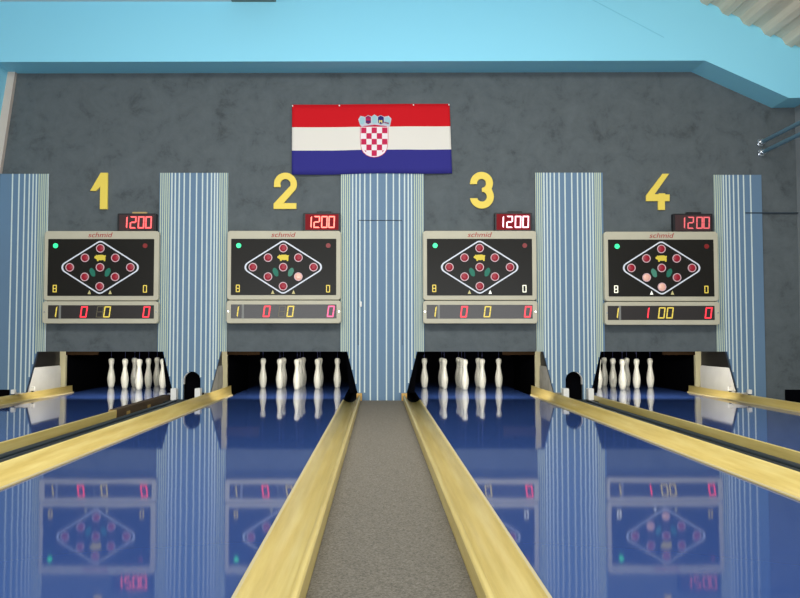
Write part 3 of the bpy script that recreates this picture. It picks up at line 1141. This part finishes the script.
# shield outline and its chequers
sh = [(176, 230), (408, 230), (409, 330), (404, 390)] + [(292 + 112 * math.cos(a), 390 + 98 * math.sin(a)) for a in [PI * k / 10 for k in range(1, 10)]] + [(180, 390), (175, 330)]
bits = [('crest_red', subdiv([(292 + (x - 292) * 1.035, 358 + (y - 358) * 1.03) for x, y in sh]), 0.0), ('crest_white', subdiv(sh), 0.0015)]
cw, chh = 44.6, 48.6
for r in range(5):
    for c in range(5):
        if (r + c) % 2:
            continue
        x0, y0 = 181 + c * cw, 236 + r * chh
        x1, y1 = x0 + cw, y0 + chh
        pts = [(x0, y0), (x1, y0), (x1, y1), (x0, y1)]
        cl = []
        for x, y in pts:
            if y > 390:                     # keep inside the rounded foot
                lim = 112 * math.sqrt(max(0.0, 1 - ((y - 390) / 98.0) ** 2)) - 3
                x = max(292 - lim, min(292 + lim, x))
            cl.append((x, y))
        if abs(cl[2][0] - cl[3][0]) < 3:
            cl = cl[:3]
        if r == 4 and c in (0, 4):
            if c == 0:
                cl = [(206, 432), (224, 432), (224, 448)]
            else:
                cl = [(378, 432), (360, 432), (360, 448)]
        bits.append(('crest_red', cl, 0.003))
crest = crest_bits(bits, 'coat_of_arms', flag, 0.004)
tag(crest, 'red and white chequered shield')
cr = []
cr.append(('crest_grey', subdiv([(156, 166), (176, 136), (214, 146), (240, 130), (268, 142), (294, 124), (322, 142), (350, 130), (378, 144), (416, 136), (440, 160),
                                 (426, 226), (400, 232), (294, 214), (196, 232), (172, 216)]), 0.0))
for mn, x0, x1, y0, y1 in (('crest_blue', 168, 210, 148, 208), ('crest_wine', 218, 264, 140, 204), ('crest_blue', 274, 316, 134, 202),
                           ('crest_navy', 324, 374, 140, 204), ('crest_blue', 382, 428, 148, 212)):
    xm = (x0 + x1) / 2
    cr.append((mn, [(x0, y0 + 8), (xm, y0 - 6), (x1, y0 + 8), (x1, y1 - 8), (xm, y1 + 4), (x0 + 2, y1 - 8)], 0.0015))
cr.append(('crest_red', [(222, 160), (260, 160), (260, 172), (222, 172)], 0.003))
cr.append(('crest_navy', [(220, 182), (262, 182), (260, 194), (222, 194)], 0.003))
cr.append(('crest_gold', [(334, 168), (342, 178), (360, 172), (362, 198), (354, 198), (352, 186), (342, 188), (340, 198), (333, 198)], 0.003))
cr.append(('crest_wine', [(378, 188), (418, 196), (416, 206), (378, 198)], 0.003))
cr.append(('crest_red', [(200, 224), (294, 212), (400, 224), (400, 231), (294, 219), (200, 231)], 0.003))
c2 = crest_bits(cr, 'crown', crest, 0.004)
tag(c2, 'crown of five small shields')
for u in (0.003, 0.30, 0.77, 0.995):
    x, z = fpt(u, 0.018)
    bm = prism(new(), disc(x, z, 0.008, 10), FY - 0.012, WALL - 0.0205)
    tag(build('tack', bm, 'white_block', flag), 'small white tack')

# ------------------------------------------------------------------ pipes at the upper right
for (pxx, pyy), lab in (((763.5, 141.2), 'upper of two blue-grey pipes leaving the wall at upper right'),
                        ((764.5, 151.2), 'lower of two blue-grey pipes leaving the wall at upper right')):
    x, z = W(pxx, pyy, WALL - 0.1)
    t = thing('wall_pipe', lab, 'pipe', (x, WALL, z))
    bm = tube(new(), (x, 5.2, z), (x, WALL - 0.07, z), 0.024, 16)
    build('tube', bm, 'pipe', t, smooth=False)
    bm = new()
    tube(bm, (x, WALL - 0.10, z), (x, WALL - 0.03, z), 0.033, 16)
    tube(bm, (x, WALL - 0.03, z), (x, WALL, z), 0.045, 16)
    tag(build('end_fitting', bm, 'chrome', t, bevel=0.004), 'shiny chrome fitting')
    bm = tube(new(), (x - 0.055, WALL - 0.06, z - 0.004), (x - 0.03, WALL - 0.06, z - 0.004), 0.014, 10)
    tag(build('valve', bm, 'chrome', t, bevel=0.003), 'small chrome valve')

# ------------------------------------------------------------------ light
w = bpy.data.worlds.new('hall_daylight')
S.world = w
w.use_nodes = True
bg = w.node_tree.nodes['Background']
bg.inputs['Color'].default_value = (0.90, 0.97, 1.0, 1)
bg.inputs['Strength'].default_value = 0.75


def area(name, loc, target, sx, sy, energy, color):
    ld = bpy.data.lights.new(name, 'AREA')
    ld.shape = 'RECTANGLE'
    ld.size, ld.size_y = sx, sy
    ld.energy = energy
    ld.color = color
    o = bpy.data.objects.new(name, ld)
    COL.objects.link(o)
    o.location = loc
    o.rotation_euler = (Vector(target) - Vector(loc)).to_track_quat('-Z', 'Y').to_euler()
    return o


area('overhead_fill', (0.2, 5.0, 4.4), (0.2, 6.2, 0.0), 7.0, 1.2, 235, (1.0, 0.98, 0.94))  # added overhead fill, unseen; brightens gutters, carpet and lanes
area('low_front_fill', (0.0, -1.7, 1.25), (0, 9, 2.6), 9.5, 1.7, 440, (0.95, 0.98, 1.0))  # added fill behind the camera, set low to brighten the beam underside

vs = S.view_settings
vs.view_transform = 'Standard'
vs.look = 'None'
vs.gamma = 1.0
vs.use_curve_mapping = False
vs.exposure = 0.0
